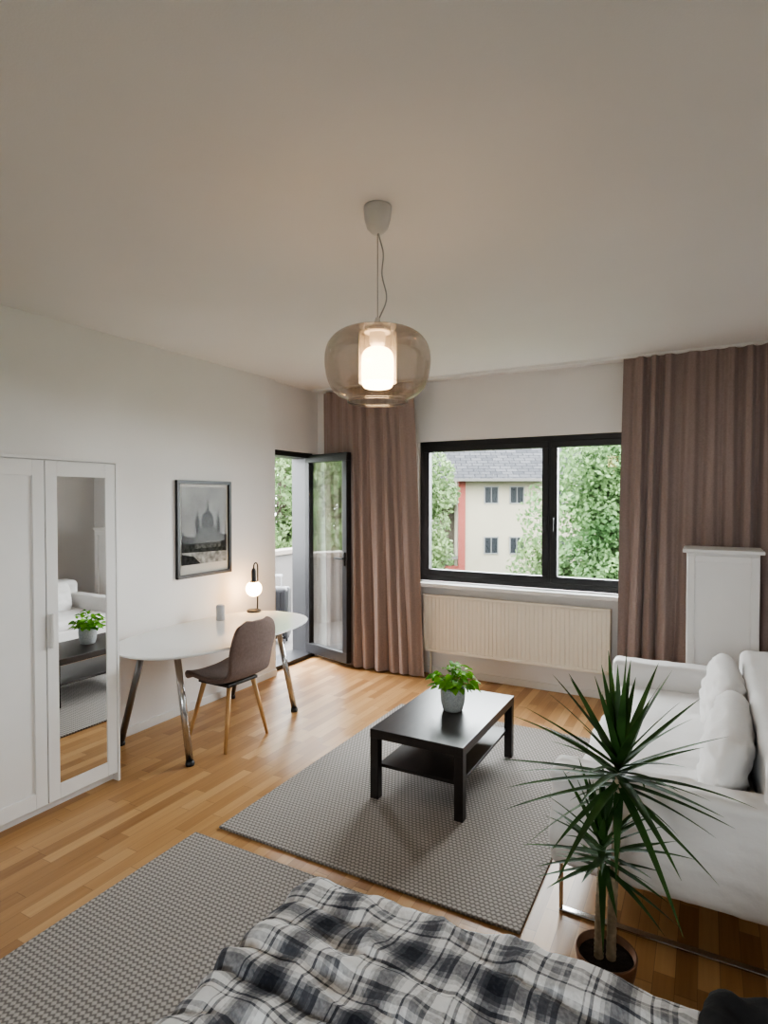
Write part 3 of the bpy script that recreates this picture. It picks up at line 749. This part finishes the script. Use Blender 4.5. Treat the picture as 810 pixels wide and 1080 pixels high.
for z in (-5.4, -3.2, -0.78, 1.43):
    for l in (4.38, 5.5, 7.3, 8.6, 10.6, 12.0):
        wg.append((l+0.05, l+0.60, 25.97, 26.0, z+0.05, z+0.72)); wl.append((l, l+0.65, 25.96, 25.99, z, z+0.05)); wl.append((l, l+0.65, 25.96, 25.99, z+0.72, z+0.77))
        wl.append((l, l+0.05, 25.96, 25.99, z, z+0.77)); wl.append((l+0.60, l+0.65, 25.96, 25.99, z, z+0.77)); wl.append((l+0.31, l+0.34, 25.955, 25.99, z+.05, z+0.72))
boxes('window_frames', wl, pmat('ext_frame', (0.12, 0.12, 0.12), 0.6), ab, 0, MB)
boxes('window_panes', wg, pmat('ext_pane', (0.012, 0.013, 0.016), 0.4, spec=0.2), ab, 0, MB)
m, nt, b, o = new_mat('roof_tiles')
tc = nt.nodes.new('ShaderNodeTexCoord'); br = nt.nodes.new('ShaderNodeTexBrick'); br.inputs['Scale'].default_value = 1.0
br.inputs['Color1'].default_value = (0.022, 0.022, 0.025, 1); br.inputs['Color2'].default_value = (0.040, 0.039, 0.042, 1); br.inputs['Mortar'].default_value = (0.008, 0.008, 0.010, 1)
b.inputs['Specular IOR Level'].default_value = 0.1
nt.links.new(tc.outputs['UV'], br.inputs['Vector']); nt.links.new(br.outputs['Color'], b.inputs['Base Color']); b.inputs['Roughness'].default_value = 0.9
rv = [(2.0, 25.4, 2.45), (16.5, 25.4, 2.45), (16.5, 30, 5.6), (2.0, 30, 5.6), (16.5, 34.6, 2.45), (2.0, 34.6, 2.45)]
me = bpy.data.meshes.new('roof'); me.from_pydata(rv, [], [(0, 1, 2, 3), (3, 2, 4, 5)])
ul = me.uv_layers.new(name='UVMap'); uvq = [(0, 0), (15, 0), (15, 6), (0, 6)]
for k, lp in enumerate(me.loops): ul.data[k].uv = uvq[k % 4]
me.transform(MB); link('roof', me, m, ab)
boxes('gable', [(3.2, 16, 25.9, 34.0, 2.5, 2.62)], FAC, ab, 0, MB)
boxes('gutter', [(2.0, 16.5, 25.3, 25.42, 2.40, 2.52)], PARA, ab, 0, MB)

TL = [leaf_mat('tree_leaf_a', (0.045, 0.09, 0.034), (0.115, 0.18, 0.075), 0.35, 0.8, 0.5, 0.15), leaf_mat('tree_leaf_b', (0.065, 0.11, 0.044), (0.15, 0.21, 0.095), 0.35, 0.8, 0.5, 0.15)]
def tree(dd, ll, zc, rx, rz, n, seed, leaf=0.16, mat=0):
    rnd = random.Random(seed); x0_, y0_ = ext(dd, ll)
    g = group('tree', (x0_, y0_, -6))
    tube('trunk', [(x0_, y0_, -6), (x0_+0.1, y0_, -2), (x0_, y0_, zc), (x0_+0.1, y0_, zc+rz*0.6)], [0.25, 0.2, 0.13, 0.04], BARK, g, 12)
    blobs = []
    for i in range(60):
        v = Vector((rnd.gauss(0, 1), rnd.gauss(0, 1), rnd.gauss(0, 1))).normalized()*rnd.uniform(0.3, 0.85)
        blobs.append((Vector((x0_+v.x*rx, y0_+v.y*rx, zc+v.z*rz)), rx*rnd.uniform(0.25, 0.42)))
    vs, fs = [], []
    for i in range(n):
        c, r_ = rnd.choice(blobs)
        v = Vector((rnd.gauss(0, 1), rnd.gauss(0, 1), rnd.gauss(0, 1))).normalized()
        p = c+v*r_*rnd.uniform(0.75, 1.1)
        nn = (v+Vector((rnd.gauss(0, .6), rnd.gauss(0, .6), rnd.gauss(0, .6)))).normalized()
        a = nn.orthogonal().normalized(); bb = nn.cross(a); th = rnd.uniform(0, 6.28)
        a, bb = a*math.cos(th)+bb*math.sin(th), bb*math.cos(th)-a*math.sin(th)
        L_ = leaf*rnd.uniform(.6, 1.2); o_ = len(vs)
        vs += [p-a*L_/2, p+bb*L_*0.3, p+a*L_/2, p-bb*L_*0.3]; fs.append((o_, o_+1, o_+2, o_+3))
    me = bpy.data.meshes.new('foliage'); me.from_pydata([tuple(v) for v in vs], [], fs); link('foliage', me, TL[mat], g)
tree(18, 0.95, 0.8, 1.25, 3.6, 17000, 1, 0.15, 1)
tree(15, 4.1, -0.9, 1.15, 1.9, 11000, 2, 0.14, 1)
tree(20, 3.6, -2.6, 1.2, 2.0, 6000, 6)
tree(14, 6.1, 0.8, 2.5, 4.0, 52000, 3, 0.14)
tree(19, 9.0, 1.2, 3.2, 4.8, 30000, 9, 0.2, 1)
tree(15, -2.6, 1.4, 2.2, 4.0, 24000, 4, 0.15, 1)
tree(24, -1.5, 1.0, 3.5, 5.0, 16000, 5, 0.25)
tree(30, 14, 2.0, 5.0, 6.0, 14000, 8, 0.3)
tree(8.5, -11.5, 1.2, 2.8, 4.2, 20000, 12, 0.2, 1)  # unseen tree, added so the open door glass reflects foliage instead of bright sky
tree(7.0, -15.5, 1.5, 3.6, 5.0, 18000, 13, 0.25)  # second unseen tree, added to back up that door glass reflection

# ------------------------------------------------------------------ world & portals
wld = bpy.data.worlds.new('overcast_sky'); scene.world = wld; wld.use_nodes = True
nt = wld.node_tree; bg = nt.nodes['Background']
bg.inputs['Color'].default_value = (0.94, 0.965, 1.0, 1); bg.inputs['Strength'].default_value = 21.0
def portal(nm, loc, rot, sx, sy):
    L_ = bpy.data.lights.new(nm, 'AREA'); L_.shape = 'RECTANGLE'; L_.size = sx; L_.size_y = sy
    L_.cycles.is_portal = True
    o = bpy.data.objects.new(nm, L_); o.location = loc; o.rotation_euler = rot; COL.objects.link(o)
portal('window_portal', (-1.415, 5.35, 1.53), (math.radians(-90), 0, 0), 2.0, 1.34)
portal('door_portal', (-3.88, 4.75, 1.06), (0, math.radians(-90), 0), 2.1, 0.72)
portal('fill_window_portal', (-0.45, -1.78, 1.525), (math.radians(90), 0, 0), 0.9, 0.95)  # guides sky sampling through the added rear fill window

# ------------------------------------------------------------------ camera
cd = bpy.data.cameras.new('camera'); cam = bpy.data.objects.new('camera', cd); COL.objects.link(cam)
cam.location = (0, 0, 1.65); cam.rotation_euler = (math.radians(90-1.28), 0, yaw)
cd.sensor_fit = 'VERTICAL'; cd.sensor_height = 36; cd.lens = 625/1080*36; cd.clip_start = 0.05; cd.clip_end = 300
scene.camera = cam
scene.view_settings.view_transform = 'AgX'
scene.view_settings.look = 'AgX - Medium High Contrast'
scene.view_settings.exposure = 0.48
